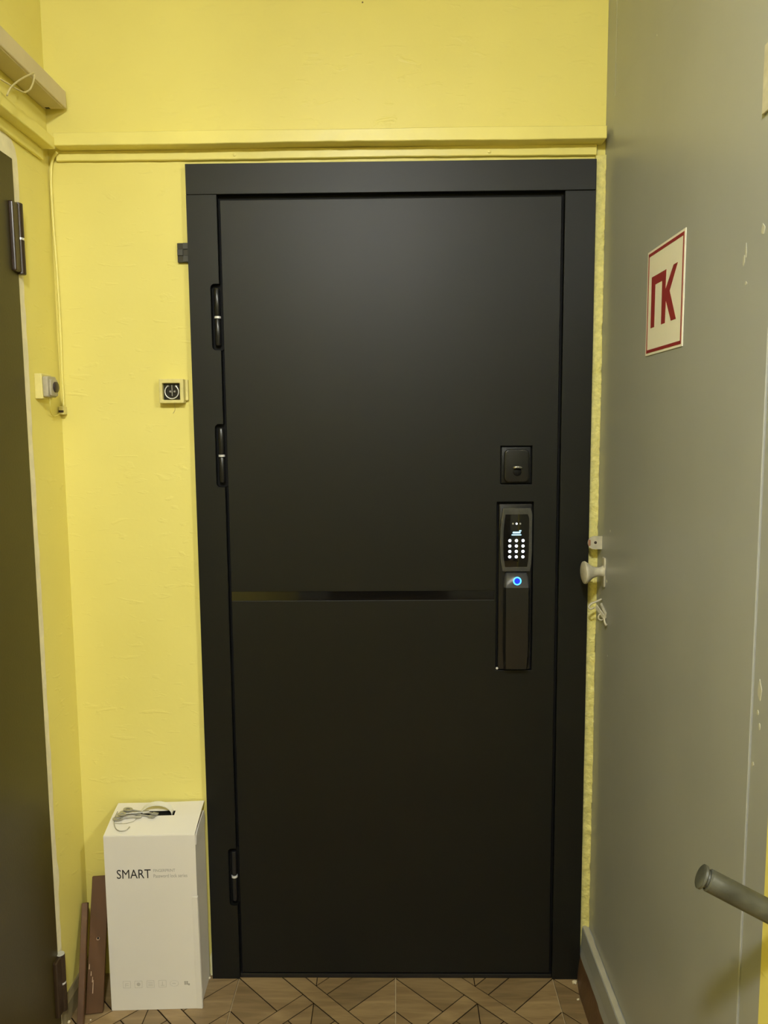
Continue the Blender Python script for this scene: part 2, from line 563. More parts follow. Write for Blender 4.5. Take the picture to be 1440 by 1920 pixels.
# ---- walls and ceiling
bm = panel(XL - .12, XR + .12, -.05, ROOM_Z + .1, 0.0, 0.22, [(-DOORW, DOORW, -.06, DOORH)])
props(obj('wall_back', bm, M['yellow']), 'yellow oil-painted wall around the black entrance door', 'wall', 'structure')
bm = bbox(XL - .12, XL, ROOM_Y, 0.0, -.05, ROOM_Z + .1)
props(obj('wall_left', bm, M['yellow']), 'yellow side wall with the brown metal door', 'wall', 'structure')
bm = nb()
prism(bm, [(XR - .0004, -.9262), (XR - .0004, Y_PIER), (XS_END, Y_PIER), (XS_END, Y_PIER + .1), (XR + .12, Y_PIER + .1), (XR + .12, -.9262)], -.05, ROOM_Z + .1, 'Z')
props(obj('wall_right', bm, M['yellow']), 'yellow pier and wall beyond the grey cupboard door', 'wall', 'structure')
bm = bbox(XS_END, XS_END + .12, ROOM_Y, Y_PIER + .1, -.05, ROOM_Z + .1)
props(obj('wall_stair', bm, M['yellow']), 'yellow wall on the far side of the stair landing', 'wall', 'structure')
bm = bbox(XL - .12, XS_END + .12, ROOM_Y - .12, ROOM_Y, -.05, ROOM_Z + .1)
props(obj('wall_front', bm, M['grey']), 'grey wall closing the corridor behind the viewer', 'wall', 'structure')
d4 = thing('added_door', (0, ROOM_Y, 0), 'unseen dark door added behind the viewer to darken reflections', 'door', 'structure')  # unseen door, added like the wall's grey to darken reflections
obj('door_leaf', bbox(-.55, .45, ROOM_Y, ROOM_Y + .03, .01, 2.05, .003), M['brown_metal'], d4)
bm = nb(); tube(bm, [(.36, ROOM_Y + .03, 1.0), (.36, ROOM_Y + .075, 1.0), (.25, ROOM_Y + .075, 1.0)], .009, 10)
obj('door_handle', bm, M['chrome'], d4, 60)
bm = bbox(XL - .1, XS_END + .1, ROOM_Y, 0.0, ROOM_Z, ROOM_Z + .1)
props(obj('ceiling', bm, M['ceiling']), 'whitewashed corridor ceiling', 'ceiling', 'structure')
bm = bbox(XL, XR + .1, .2201, .26, -.05, 2.2)
props(obj('dark_behind_door', bm, M['gap']), 'black sheet standing in for the dark behind the entrance door', 'wall', 'structure')  # black sheet in place of the unlit space behind the leaf

# ---- painted cornice boards
def wavy_board(x0, x1, y0, y1, z0, z1, n, amp, along='X'):
    """board with slightly uneven hand-painted edges"""
    bm = nb()
    prev = None
    for i in range(n + 1):
        t = i / n
        a = amp * math.sin(t * 9.1 + z0 * 40) * .6 + random.uniform(-amp, amp) * .5
        b = amp * math.sin(t * 13.7 + z1 * 31) * .6
        if along == 'X':
            x = x0 + t * (x1 - x0)
            ring = [(x, y0 + a * .4, z0 + a), (x, y0 + b * .4, z1 + b), (x, y1, z1 + b), (x, y1, z0 + a)]
        else:
            y = y0 + t * (y1 - y0)
            ring = [(x1 + a * .4, y, z0 + a), (x1 + b * .4, y, z1 + b), (x0, y, z1 + b), (x0, y, z0 + a)]
        ring = [bm.verts.new(p) for p in ring]
        if prev:
            for k in range(4):
                bm.faces.new((prev[k], prev[(k + 1) % 4], ring[(k + 1) % 4], ring[k]))
        else:
            bm.faces.new(ring[::-1])
        prev = ring
    bm.faces.new(prev)
    bevel(bm, .0015, 1, 60)
    return bm

t1 = thing('trim_1', (0, -.02, 2.09), 'yellow painted cornice boards running above the black door', 'trim', 'structure')
obj('upper_board', wavy_board(XL + .033, XR - .009, -.047, 0, 2.1185, 2.1475, 40, .0012), M['yellow_trim'], t1)
obj('lower_board', wavy_board(XL + .022, XR - .022, -.010, 0, 2.095, 2.1185, 40, .0012), M['yellow_trim'], t1)
for sx in (-.37, .235):
    bm = nb(); lathe(bm, [(0, .004), (.002, .004), (.003, 0)], (sx, -.0100, 2.1045), (0, -1, 0), 10)
    obj('nail_head', bm, M['yellow_trim'], t1, 40)
t2 = thing('trim_2', (XL + .02, -.6, 2.085), 'yellow painted cornice boards running along the left wall', 'trim', 'structure')
obj('upper_board', wavy_board(XL, XL + .037, -1.6, -.047, 2.1105, 2.137, 30, .001, 'Y'), M['yellow_trim'], t2)
obj('lower_board', wavy_board(XL, XL + .009, -1.6, -.046, 2.086, 2.1105, 30, .001, 'Y'), M['yellow_trim'], t2)

# ---- rough plaster edge right of the casing, pale sealant left of it
bm = nb()
prev = None
n = 260
for i in range(n + 1):
    z = 0.015 + (2.093 - .015) * i / n
    a = random.uniform(-.0022, .0022); b = random.uniform(-.003, .003); c = random.uniform(-.002, .002)
    wv = .0025 * math.sin(z * 7.3) + .0018 * math.sin(z * 19)
    ring = [(.4872, -.0008, z), (.4885, -.006 + a * .4, z), (.497 + a, -.0065 + b * .7, z), (.5035 + b + wv * .5, -.0075 + c * 1.2, z), (.5095 + a * .6, -.0085 + b * 1.0 - abs(wv) * .7, z), (.5114, -.0090 + c - abs(wv) * .8, z), (.5114, -.0008, z)]
    ring = [bm.verts.new(p) for p in ring]
    if prev:
        for k in range(6):
            bm.faces.new((prev[k], prev[k + 1], ring[k + 1], ring[k]))
    prev = ring
t3 = obj('trim_3', bm, M['foam'], None, 60)
props(t3, 'rough lumpy yellow edge between the black casing and the grey cupboard frame', 'trim', 'structure')
bm = nb(); prev = None
for i in range(121):
    z = .002 + 2.07 * i / 120
    a = random.uniform(-.0007, .0007)
    e = .005 if z < .06 else 0
    ring = [bm.verts.new(p) for p in ((-.4902 + a - e, -.0005, z), (-.4895 + a - e, -.006 - e, z), (-.4872, -.0095, z), (-.4872, -.0005, z))]
    if prev:
        for k in range(3): bm.faces.new((prev[k], prev[k + 1], ring[k + 1], ring[k]))
    prev = ring
props(obj('trim_4', bm, M['sealant'], None, 60), 'thin cream sealant line along the left edge of the black casing', 'trim', 'structure')

# ---- bare plaster band around the brown door
bm = nb()
outer = []
z = 0.0
while z < 2.0:
    outer.append((-.1655 + random.uniform(-.0025, .0025) + (.006 if .35 < z < .42 else 0), z)); z += .03
outer += [(-.163, 2.02), (-.165, 2.05), (-.172, 2.070), (-.186, 2.083), (-.21, 2.0855), (-1.2, 2.0855)]
poly = outer + [(-1.2, 2.0425), (-.1925, 2.0425), (-.1925, 0)]
prism(bm, poly, XL - .002, XL + .0012, 'X')
props(obj('trim_5', bm, M['plaster']), 'pale bare plaster band around the brown metal door', 'trim', 'structure')

# ---- left skirting
bm = nb()
prism(bm, [(XL, 0), (XL + .013, 0), (XL + .011, .045), (XL + .004, .058), (XL, .058)], -.186, -.001, 'Y')
props(obj('baseboard_left', bm, M['skirt_left']), 'dull brown-grey skirting on the left wall behind the boards', 'baseboard', 'structure')

# ---- step box under the cupboard door
br = thing('baseboard_right', (.5, -.45, 0), 'grey painted threshold board with brown lower edge under the cupboard door', 'baseboard', 'structure')
bm = nb()
prism(bm, [(XR + .02, .05), (.486, .05), (.492, .09), (.4945, .1395), (.4965, .1415), (XR + .02, .1425)], -.922, -.001, 'Y')
obj('threshold_board', bm, M['grey'], br)
bm = nb()
prev = None
for i in range(60):
    y = -.922 + .921 * i / 59
    a = random.uniform(-.0012, .0012)
    ring = [bm.verts.new(p) for p in ((.4955 , y, .1422), (.4958, y, .1432), (.5085 + a, y, .1434), (.5092 + a, y, .1420))]
    if prev:
        for k in range(3): bm.faces.new((prev[k], prev[k + 1], ring[k + 1], ring[k]))
    prev = ring
obj('pale_top_edge', bm, M['grey_light'], br, label='pale top edge')  # paler strip along the top of the board
bm = nb(); prev = None
for i in range(40):
    y = -.922 + .921 * i / 39
    k_ = max(0, 1 - (-y) / .08)
    a = random.uniform(-.0008, .0008)
    ring = [bm.verts.new(p) for p in ((.53, y, 0), (.4725 + .011 * k_ + a, y, 0), (.4765 + .008 * k_ + a, y, .025), (.4835 + .003 * k_, y, .055 + a * 2), (.4875, y, .066 + a * 3), (.53, y, .068))]
    if prev:
        for k in range(6): bm.faces.new((prev[k], prev[(k + 1) % 6], ring[(k + 1) % 6], ring[k]))
    else: bm.faces.new(ring[::-1])
    prev = ring
bm.faces.new(prev)
obj('brown_skirting', bm, M['skirt_brown'], br, 50, label='brown painted lower skirting')

# ================================================================== ENTRANCE DOOR (black)
d1 = thing('door_1', (0, 0, 0), 'matt black steel entrance door with a glossy inlay strip and smart lock', 'door', 'structure')
YC, YLF = -.020, -.017
obj('casing_head', bbox(-.487, .487, YC, 0, 2.0115, 2.082, .001), M['black_door'], d1)
HZ = ((1.646, 1.804), (1.312, 1.468), (.207, .366))
def stile_poly(notches):
    p = [(-.487, 0.0), (-.487, 2.0105), (-.4145, 2.0105)]
    for lo, hi in sorted(notches, reverse=True):
        x = -.4355; r = .010
        p.append((-.4145, hi))
        for k in range(6):
            a = math.radians(90 + 90 * k / 5); p.append((x + r + r * math.cos(a), hi - r + r * math.sin(a)))
        for k in range(6):
            a = math.radians(180 + 90 * k / 5); p.append((x + r + r * math.cos(a), lo + r + r * math.sin(a)))
        p.append((-.4145, lo))
    p.append((-.4145, 0.0))
    return p
bm = nb(); prism(bm, stile_poly(HZ), YC, -.0002, 'Y')
obj('casing_stile', bm, M['black_door'], d1)
obj('casing_stile', bbox(.4145, .487, YC, -.0002, 0, 2.0105, .001), M['black_door'], d1)
# steel frame in the opening
obj('door_frame', panel(-.4295, .4295, 0, 2.0295, .0002, .10, [(-.400, .400, .012, 1.99)]), M['gap'], d1)
obj('threshold', bbox(-.414, .414, -.0165, .0, 0, .0125, .002), M['black_satin'], d1)
LOCKH = (.259, .350, .842, 1.271)
CYLH = (.267, .345, 1.314, 1.409)
STRIPH = (-.4071, .2545, 1.024, 1.0475)
bm = panel(-.407, .407, .0165, 1.9985, YLF, -.001, [LOCKH, CYLH, STRIPH], .0009)
leaf = obj('door_leaf', bm, M['black_door'], d1)
obj('inlay_strip', bbox(-.4065, .2543, YLF + .0012, -.002, 1.0242, 1.0473), M['black_gloss'], leaf, label='glossy black inlay strip')
obj('leaf_core', bbox(-.4065, .4065, -.0012, .06, .0167, 1.998), M['gap'], d1)
for i, (lo, hi) in enumerate(HZ):
    bm = nb()
    prism(bm, rrect(-.4352, -.4075, lo + .0005, hi - .0005, .009), -.004, -.0002, 'Y')
    hg = obj('hinge', bm, M['gap'], d1, label='black barrel hinge with a bright ring')
    zc = (lo + hi) / 2
    for a, b in ((lo + .012, zc - .003), (zc + .003, hi - .010)):
        bm = nb()
        lathe(bm, [(0, .0055), (.003, .0072), (b - a - .003, .0072), (b - a, .0055)], (-.4215, -.0135, a), (0, 0, 1), 20)
        obj('barrel', bm, M['black_satin'], hg, 40)
    bm = nb(); lathe(bm, [(0, .0080), (.005, .0080)], (-.4215, -.0135, zc - .0025), (0, 0, 1), 20)
    obj('ring', bm, M['chrome'], hg, 40, label='bright steel ring')

# cylinder cover above the lock
obj('cover_recess', bbox(.2672, .3448, -.0045, -.0012, 1.3142, 1.4088), M['gap'], leaf)
bm = nb(); prism(bm, rrect(.2700, .3425, 1.3165, 1.4060, .002), -.0105, -.004, 'Y'); bevel(bm, .0015, 2)
obj('escutcheon', bm, M['black_door'], d1, 40)
bm = nb(); prism(bm, rrect(.2755, .3365, 1.3205, 1.4005, .012, 6), -.026, -.0105, 'Y'); bevel(bm, .003, 3, 60)
cc = obj('cylinder_cover', bm, M['black_satin'], d1, 50, label='rounded glossy black key cylinder cover')
bm = nb(); tube(bm, [(.307 + .0135 * math.sin(t), -.0250 - .0075 * math.cos(t * .9), 1.3575 - .004 * math.sin(t) ** 2 * .6) for t in [-1.1 + 2.2 * k / 12 for k in range(13)]], [.0012, .0022, .0030, .0034, .0036, .0036, .0036, .0036, .0036, .0034, .0030, .0022, .0012], 14)
obj('finger_lip', bm, M['lip'], cc, 60, label='finger lip shaped to show a bright glint')
bm = nb(); lathe(bm, [(0, .0105), (.0008, .0100)], (.307, -.0258, 1.3455), (0, -1, 0), 24)
obj('finger_scoop', bm, M['gap'], cc, 60)

# smart lock
obj('lock_recess', bbox(.2592, .3498, -.0035, -.0012, .8422, 1.2708), M['gap'], leaf)
bm = nb(); prism(bm, rrect(.2640, .3460, .8450, 1.2660, .004), -.020, -.003, 'Y'); bevel(bm, .002, 2, 60)
obj('lock_back_plate', bm, M['black_satin'], d1, 50)
kp_poly = [(.2715, 1.2575), (.3395, 1.2575), (.3440, 1.2440), (.3440, 1.150), (.3425, 1.118), (.3395, 1.0995), (.2715, 1.0995), (.2665, 1.130), (.2650, 1.168), (.2660, 1.210)]
bm = nb(); prism(bm, kp_poly, -.034, -.020, 'Y'); bevel(bm, .0025, 3, 50)
kp = obj('keypad', bm, M['black_gloss'], d1, 50, label='black touch keypad with lit keys')
# film over the keypad: a rim of loose transparent foil
cxk, czk = .3048, 1.1785
bm = nb()
inner = [(cxk + (x - cxk) * .80, czk + (z - czk) * (.86 if z < czk else .80)) for x, z in kp_poly]
va = [bm.verts.new((x, -.0352, z)) for x, z in kp_poly]
vm = [bm.verts.new(((x + a) / 2, -.0375, (z + b) / 2)) for (x, z), (a, b) in zip(kp_poly, inner)]
vi = [bm.verts.new((x, -.0350, z)) for x, z in inner]
for i in range(len(kp_poly)):
    j = (i + 1) % len(kp_poly)
    bm.faces.new((va[i], va[j], vm[j], vm[i])); bm.faces.new((vm[i], vm[j], vi[j], vi[i]))
obj('protective_film', bm, M['film'], kp, 70, label='crinkled clear protective film')
for rI in range(4):
    for cI in range(3):
        bm = nb(); prism(bm, circle(.2893 + .0163 * cI, 1.1765 - .0135 * rI, .0037, 16), -.0348, -.0338, 'Y')
        obj('key', bm, M['key_glow'], kp)
for cI, mt_ in ((0, 'dot_dim'), (1, 'key_glow'), (2, 'dot_dim')):
    bm = nb(); prism(bm, circle(.2965 + .0090 * cI, 1.2185, .0024, 12), -.0348, -.0338, 'Y')
    obj('sensor', bm, M[mt_], kp)
bm = nb()
prism(bm, rrect(.2960, .3155, 1.1945, 1.1985, .0018, 3), -.0348, -.0338, 'Y')
prism(bm, rrect(.2935, .3175, 1.1895, 1.1920, .0011, 3), -.0348, -.0338, 'Y')
prism(bm, rrect(.3120, .3175, 1.1995, 1.2022, .0013, 3), -.0348, -.0338, 'Y')
obj('status_display', bm, M['text_glow'], kp, label='small lit blue status line')
# pull handle with fingerprint ring
prof = [(.8475, -.030), (.852, -.040), (.90, -.046), (1.00, -.047), (1.035, -.046), (1.060, -.0445), (1.082, -.040), (1.092, -.034), (1.0955, -.028)]
def handle_part(z0, z1, ins=0):
    bm = nb()
    pts = [p for p in prof if z0 - 1e-6 <= p[0] <= z1 + 1e-6]
    rings = []
    for z, y in pts:
        hw = .0315 if z < 1.07 else .0315 - (z - 1.07) * .22
        if z < .855: hw = .029
        xc = .3075
        rings.append([bm.verts.new(p) for p in ((xc - hw, -.019, z), (xc - hw, y + .006, z), (xc - hw + .004, y, z), (xc + hw - .004, y, z), (xc + hw, y + .006, z), (xc + hw, -.019, z))])
    for a, b in zip(rings, rings[1:]):
        for k in range(5): bm.faces.new((a[k], a[k + 1], b[k + 1], b[k]))
        bm.faces.new((a[5], a[0], b[0], b[5]))
    bm.faces.new(rings[0][::-1]); bm.faces.new(rings[-1])
    return bm
hd = obj('pull_handle', handle_part(.84, 1.06), M['black_satin'], d1, 50, label='long black pull handle')
obj('sensor_field', handle_part(1.06, 1.0955), M['handle_top'], hd, 50, label='satin grey handle top, lightened as if lit from above')
bm = nb()
tube(bm, [(.3075 + .0088 * math.cos(2 * math.pi * k / 28), -.0416 - (.0088 * math.sin(2 * math.pi * k / 28)) * -.12, 1.0765 + .0088 * math.sin(2 * math.pi * k / 28)) for k in range(28)], .0015, 8, closed=True)
obj('fingerprint_ring', bm, M['ring_glow'], hd, 60, label='glowing blue fingerprint ring')
bm = nb(); lathe(bm, [(0, .0074), (.0012, .0072)], (.3075, -.0406, 1.0765), (0, -1, .12), 24)
obj('fingerprint_pad', bm, M['ring_core'], hd, label='blue lit fingerprint pad')
bm = nb(); lathe(bm, [(0, .0035), (.002, .003), (.0035, 0)], (.2625, -.018, .8475), (0, -1, 0), 12)
obj('corner_screw', bm, M['chrome'], d1, 60)

# ================================================================== BROWN METAL DOOR on the left
d2 = thing('door_2', (XL, -.65, 0), 'dark brown metal door in the left wall', 'door', 'structure')
obj('door_leaf', bbox(XL - .03, XL + .004, -1.12, -.1925, .012, 2.0415, .002), M['brown_metal'], d2)
for lo, hi in ((1.797, 1.949), (.046, .193)):
    zc = (lo + hi) / 2
    hg = obj('hinge', bbox(XL + .003, XL + .0135, -.224, -.186, lo + .003, hi - .002, .003), M['brown_hinge'], d2, label='brown barrel hinge with a pale ring')
    for a, b in ((lo, zc - .002), (zc + .002, hi)):
        bm = nb(); lathe(bm, [(0, .0085), (.0015, .0102), (b - a - .0015, .0102), (b - a, .0085)], (XL + .0085, -.190, a), (0, 0, 1), 22)
        obj('barrel', bm, M['brown_hinge'], hg, 40)
    bm = nb(); lathe(bm, [(0, .0098), (.0045, .0098)], (XL + .0085, -.190, zc - .00225), (0, 0, 1), 22)
    obj('ring', bm, M['chrome'], hg, 40, label='bright steel ring')
bm = nb(); lathe(bm, [(0, .0098), (.0015, .0090), (.002, 0)], (XL + .0085, -.190, .193), (0, 0, 1), 22)
obj('hinge_top_cap', bm, M['chip'], d2, 40, label='pale top of the lower hinge')  # pale cap on top of the lower barrel

# ================================================================== GREY CUPBOARD DOOR on the right
d3 = thing('door_3', (XR, -.47, 0), 'grey painted fire-hose cupboard door with knob in the right wall', 'door', 'structure')
XF = XR                               # frame face
obj('frame_stile', bbox(XF, XF + .06, -.0725, -.0001, .1436, ROOM_Z - .001, .001), M['grey'], d3)
obj('frame_stile', bbox(XF, XF + .06, -.9260, -.8675, .1436, ROOM_Z - .001, .001), M['grey'], d3)
obj('frame_head', bbox(XF + .0003, XF + .06, -.8675, -.0725, 2.2005, ROOM_Z - .001, .001), M['grey'], d3)
bm = bbox(XF - .0022, XF + .03, -.8660, -.0738, .1462, 2.1990, .0012)
lf = obj('door_leaf', bm, M['grey'], d3)
# knob and its rose
bm = nb(); prism(bm, rrect(-.0985, -.0755, 1.0705, 1.1425, .004), XF - .0060, XF - .0022, 'X'); bevel(bm, .001, 2, 60)
rose = obj('knob_plate', bm, M['grey_hw'], d3, 50)
bm = nb()
lathe(bm, [(0, .0150), (.003, .0128), (.010, .0113), (.018, .0120), (.026, .0150), (.034, .0208), (.040, .0254), (.0435, .0275), (.047, .0268), (.0492, .022), (.0505, .012), (.051, 0)], (XF - .0058, -.087, 1.1075), (-1, -.06, -.03), 32)
obj('knob', bm, M['grey_hw'], d3, 45, label='flared grey painted door knob')
# catch tab above the knob
bm = nb()
tab = [(.5116, 1.1565), (.5116, 1.1890), (.4930, 1.1890)] + [(.4930 + .0162 * math.cos(math.radians(90 + 18 * k)), 1.17275 + .01625 * math.sin(math.radians(90 + 18 * k))) for k in range(1, 10)] + [(.4930, 1.1565)]
prism(bm, tab, -.0515, -.0490, 'Y')
ct = obj('catch_tab', bm, M['grey_hw'], d3, label='rounded iron tab above the knob')
bm = nb(); prism(bm, circle(.4955, 1.1730, .0036, 14), -.0519, -.0514, 'Y')
obj('tab_hole', bm, M['button_dark'], ct)
bm = nb(); prism(bm, rrect(.4776, .4838, 1.1645, 1.1805, .003, 4), -.0518, -.0514, 'Y')
obj('rust_patch', bm, M['rust'], ct)
# broken hasp below
bm = nb(); orient_box(bm, (.4955, -.070, 1.0190), (.5065, -.1150, .9985), (0, -.4, -1), .011, .0035)
hs = obj('hasp', bm, M['grey_hw'], d3, label='bent grey hasp hanging under the knob')
bm = nb(); tube(bm, smoothpath([(.5100, -.066, 1.036), (.5000, -.064, 1.030), (.4860, -.062, 1.0235), (.4800, -.062, 1.0160), (.4840, -.063, 1.0105), (.4920, -.066, 1.0150)], 5), .0026, 8)
obj('hook', bm, M['grey_hw'], hs, 60)
bm = nb(); tube(bm, [(.5010 + .0065 * math.cos(a), -.0965, .9985 + .0075 * math.sin(a)) for a in [2 * math.pi * k / 16 for k in range(16)]], .0018, 8, closed=True)
obj('eye', bm, M['grey_hw'], hs, 60)
bm = nb(); tube(bm, [(.5085, -.070, 1.0235), (.5085, -.1130, 1.0085)], .0042, 10)
obj('hinge_pin', bm, M['grey_hw'], hs, 60)
bm = nb(); tube(bm, smoothpath([(.5040, -.110, 1.0020), (.5040, -.118, .9930), (.5050, -.126, .9860), (.5055, -.129, .9890)], 5), .0022, 8)
obj('tail', bm, M['grey_hw'], hs, 60)
# hinge on the far edge
for zc in (1.918, .42):
    bm = nb(); box(bm, XF - .0060, XF - .0021, -.850, -.828, zc - .045, zc + .045); bevel(bm, .001, 1)
    hg = obj('hinge', bm, M['grey_hw'], d3)
# pale chips in the paint
for (y, z, a, b) in ((-.7843, 1.6917, .004, .010), (-.790, 1.703, .0025, .012), (-.7943, 1.6579, .003, .003), (-.8397, 1.7211, .006, .008), (-.3659, 2.193, .002, .003), (-.8860, 1.0900, .0065, .0155), (-.8835, 1.058, .003, .004), (-.8900, 1.040, .003, .005), (-.8760, .980, .003, .004), (-.128, 1.211, .003, .004), (-.108, 1.088, .004, .005), (-.1300, .913, .003, .003)):
    bm = nb()
    prism(bm, [(y + a * math.cos(t) * random.uniform(.6, 1.1), z + b * math.sin(t) * random.uniform(.6, 1.1)) for t in [2 * math.pi * k / 9 for k in range(9)]], XF - .0028 if y > -.867 else XF - .0006, XF + .001, 'X')
    obj('paint_chip', bm, M['chip'], d3)

# ================================================================== THINGS
# ---- fire-cabinet sticker
sg = thing('hydrant_sign', (XR, -.4535, 1.594), 'square white sticker with red letters and a thin red border on grey door', 'sign')
XS = XF - .0022
obj('sign_plate', bbox(XS - .0012, XS + .0002, -.5535, -.3535, 1.594, 1.794), M['sign_white'], sg)
def yz_panel(y0, y1, z0, z1, x0, x1, holes):
    bm = panel(y0, y1, z0, z1, x0, x1, holes)
    for v in bm.verts: v.co = Vector((v.co.y, v.co.x, v.co.z))
    return bm
obj('red_border', yz_panel(-.5480, -.3590, 1.5985, 1.7895, XS - .0016, XS - .0011, [(-.5435, -.3635, 1.6045, 1.7835)]), M['sign_red'], sg, label='thin red border line')
bm = nb()
prism(bm, [(-.3812, 1.7421), (-.4623, 1.7421), (-.4607, 1.7062), (-.5000, 1.7430), (-.5205, 1.7430), (-.4830, 1.7000), (-.5195, 1.6453), (-.4945, 1.6453), (-.4645, 1.6860), (-.4628, 1.6453), (-.4420, 1.6453), (-.4415, 1.7252), (-.4030, 1.7252), (-.4030, 1.6453), (-.3818, 1.6453)], XS - .0016, XS - .0011, 'X')
obj('red_letters', bm, M['sign_red'], sg, label='joined red Cyrillic letters PK')

# ---- handrail stub
hr = thing('handrail', (.45, -1.04, .83), 'grey-green painted pipe handrail end jutting in at lower right', 'handrail')
A = Vector((.3945, -.993, .8835)); B = Vector((.520, -1.0215, .8265))
bm = nb()
dv = (B - A).normalized()
tube(bm, [A + dv * .010, A + dv * .012, B], [.0130, .0147, .0147], 24)
obj('pipe', bm, M['pipe'], hr, 40)
bm = nb()
lathe(bm, [(0, .0085), (.0006, .0140), (.0018, .0159), (.0048, .0159), (.0060, .0144), (.0066, .0112), (.012, .0112)], A, dv, 24)
obj('end_cap', bm, M['pipe'], hr, 40)

# ---- old fluorescent fitting on the left wall
fl = thing('strip_light', (XL, -.35, 2.218), 'old unlit beige strip light on the left wall above the cornice', 'lamp')
bm = bbox(XL, -.7655, -.70, -.0105, 2.2125, 2.2525, .003, 2)
obj('housing', bm, M['lamp_body'], fl)
obj('bottom_cover', bbox(XL + .006, -.7700, -.69, -.028, 2.2105, 2.2128, .0006, 1), M['lamp_cover'], fl)
obj('end_slot', bbox(XL + .008, XL + .018, -.0235, -.0145, 2.2120, 2.2127), M['bell_black'], fl, label='dark slot')
pth = [(-.790, -.385, 2.168), (-.7700, -.350, 2.147), (-.7600, -.301, 2.146), (-.7560, -.262, 2.150), (-.7550, -.244, 2.157), (-.7550, -.222, 2.173), (-.7550, -.205, 2.197), (-.7555, -.2035, 2.2085), (-.7555, -.2060, 2.2095), (-.7560, -.240, 2.1890), (-.7560, -.273, 2.1670), (-.7560, -.301, 2.1460), (-.7560, -.318, 2.1300), (-.7560, -.328, 2.1160)]
bm = nb(); tube(bm, smoothpath(pth, 4), .0019, 8)
props(obj('loose_wire', bm, M['wire'], None, 60), 'bent loop of stiff pale wire dangling below the strip light', 'wire')

# ---- dismantled doorbell beside the casing
db = thing('doorbell', (-.538, 0, 1.519), 'open square doorbell box with bare metal ring on yellow wall', 'doorbell')
obj('frame', panel(-.5685, -.5085, 1.5195, 1.5785, -.024, 0, [(-.5605, -.5175, 1.5275, 1.5680)], .002), M['bell_frame'], db)
obj('side_bracket', bbox(-.5083, -.5010, -.010, 0, 1.5260, 1.5770, .002), M['bell_frame'], db)
obj('mechanism', bbox(-.5604, -.5176, -.012, -.001, 1.5276, 1.5679, .001), M['bell_black'], db)
bm = nb()
tube(bm, smoothpath([(-.539 + .0168 * math.sin(math.radians(a)), -.0170, 1.5475 - .0168 * math.cos(math.radians(a))) for a in range(-148, 149, 16)], 2), .0014, 8)
obj('wire_ring', bm, M['chrome'], db, 60, label='bright wire ring')
for x, z in ((-.5490, 1.5610), (-.5290, 1.5610), (-.5435, 1.5480), (-.5330, 1.5480)):
    bm = nb(); lathe(bm, [(0, .0030), (.003, .0028), (.0045, .0012), (.0046, 0)], (x, -.012, z), (0, -1, 0), 12)
    obj('screw', bm, M['steel'], db, 50)
obj('contact_strip', bbox(-.5400, -.5380, -.0155, -.012, 1.5370, 1.5640, .0005, 1), M['steel'], db)
bm = nb(); tube(bm, smoothpath([(-.537, -.008, 1.5200), (-.5365, -.004, 1.512), (-.5375, -.002, 1.503), (-.5425, -.0015, 1.495)], 5), .0006, 6)
obj('thin_lead', bm, M['wire'], db, 60)

# ---- chequered black plastic shim
sh = thing('plastic_shim', (-.501, 0, 1.857), 'small black chequered plastic block poking out beside the casing', 'shim')
obj('shim_plate', bbox(-.5152, -.4873, -.009, 0, 1.8570, 1.9025, .0008), M['bell_black'], sh)  # darker than the squares, recess shade put into its colour
for r in range(3):
    for c in range(2):
        if (r + c) % 2 == 1:
            obj('raised_square', bbox(-.5148 + .0138 * c, -.5148 + .0138 * (c + 1), -.0120, -.009, 1.8875 - .0148 * r, 1.9022 - .0148 * r, .0006, 1), M['block'], sh)

# ---- push button box on the left wall
pb = thing('bell_push', (XL, -.115, 1.528), 'small grey push button box on a yellow block on the left wall', 'push button')
obj('base_block', bbox(XL, XL + .0180, -.140, -.088, 1.5285, 1.5865, .002), M['bell_frame'], pb)
bm = nb(); prism(bm, rrect(-.138, -.092, 1.5325, 1.5805, .005, 3), XL + .018, XL + .0305, 'X'); bevel(bm, .0015, 2, 60)
obj('button_body', bm, M['button_grey'], pb, 50)
bm = nb(); prism(bm, rrect(-.134, -.096, 1.5350, 1.5740, .006, 3), XL + .0305, XL + .0360, 'X'); bevel(bm, .0015, 2, 60)
obj('button_face', bm, M['button_grey'], pb, 50)
bm = nb(); lathe(bm, [(0, .0125), (.004, .0125), (.0055, .010), (.006, 0)], (XL + .036, -.112, 1.5560), (1, 0, 0), 22)
obj('push_button', bm, M['button_dark'], pb, 50, label='dark round button')
bm = nb(); tube(bm, smoothpath([(XL + .022, -.115, 1.533), (XL + .021, -.110, 1.516), (XL + .013, -.090, 1.500), (XL + .006, -.060, 1.490), (XL + .004, -.030, 1.494), (XL + .006, -.012, 1.505)], 5), .0016, 8)
obj('lead', bm, M['yellow_trim'], pb, 60)

# ---- painted cable and clip in the corner
bm = nb()
tube(bm, smoothpath([(XL + .030, -.020, 2.112), (XL + .012, -.008, 2.095), (XL + .0060, -.0050, 2.04), (XL + .0062, -.0050, 1.95), (XL + .0085, -.0046, 1.86), (XL + .0098, -.0046, 1.76), (XL + .0095, -.0046, 1.68), (XL + .0082, -.0046, 1.60), (XL + .0085, -.0050, 1.535), (XL + .009, -.008, 1.5150)], 6), .0033, 8)
props(obj('wall_cable', bm, M['yellow_trim'], None, 60), 'thin yellow-painted cable running down the room corner', 'cable')
cl = thing('cable_clip', (XL + .009, -.01, 1.49), 'small cracked cable clip in the corner at the cable end', 'clip')
obj('clip_body', bbox(XL + .0015, XL + .0150, -.022, -.001, 1.4940, 1.5150, .002), M['bell_frame'], cl)
obj('clip_gap', bbox(XL + .0025, XL + .0145, -.0235, -.006, 1.4990, 1.5045, .0006, 1), M['button_dark'], cl)

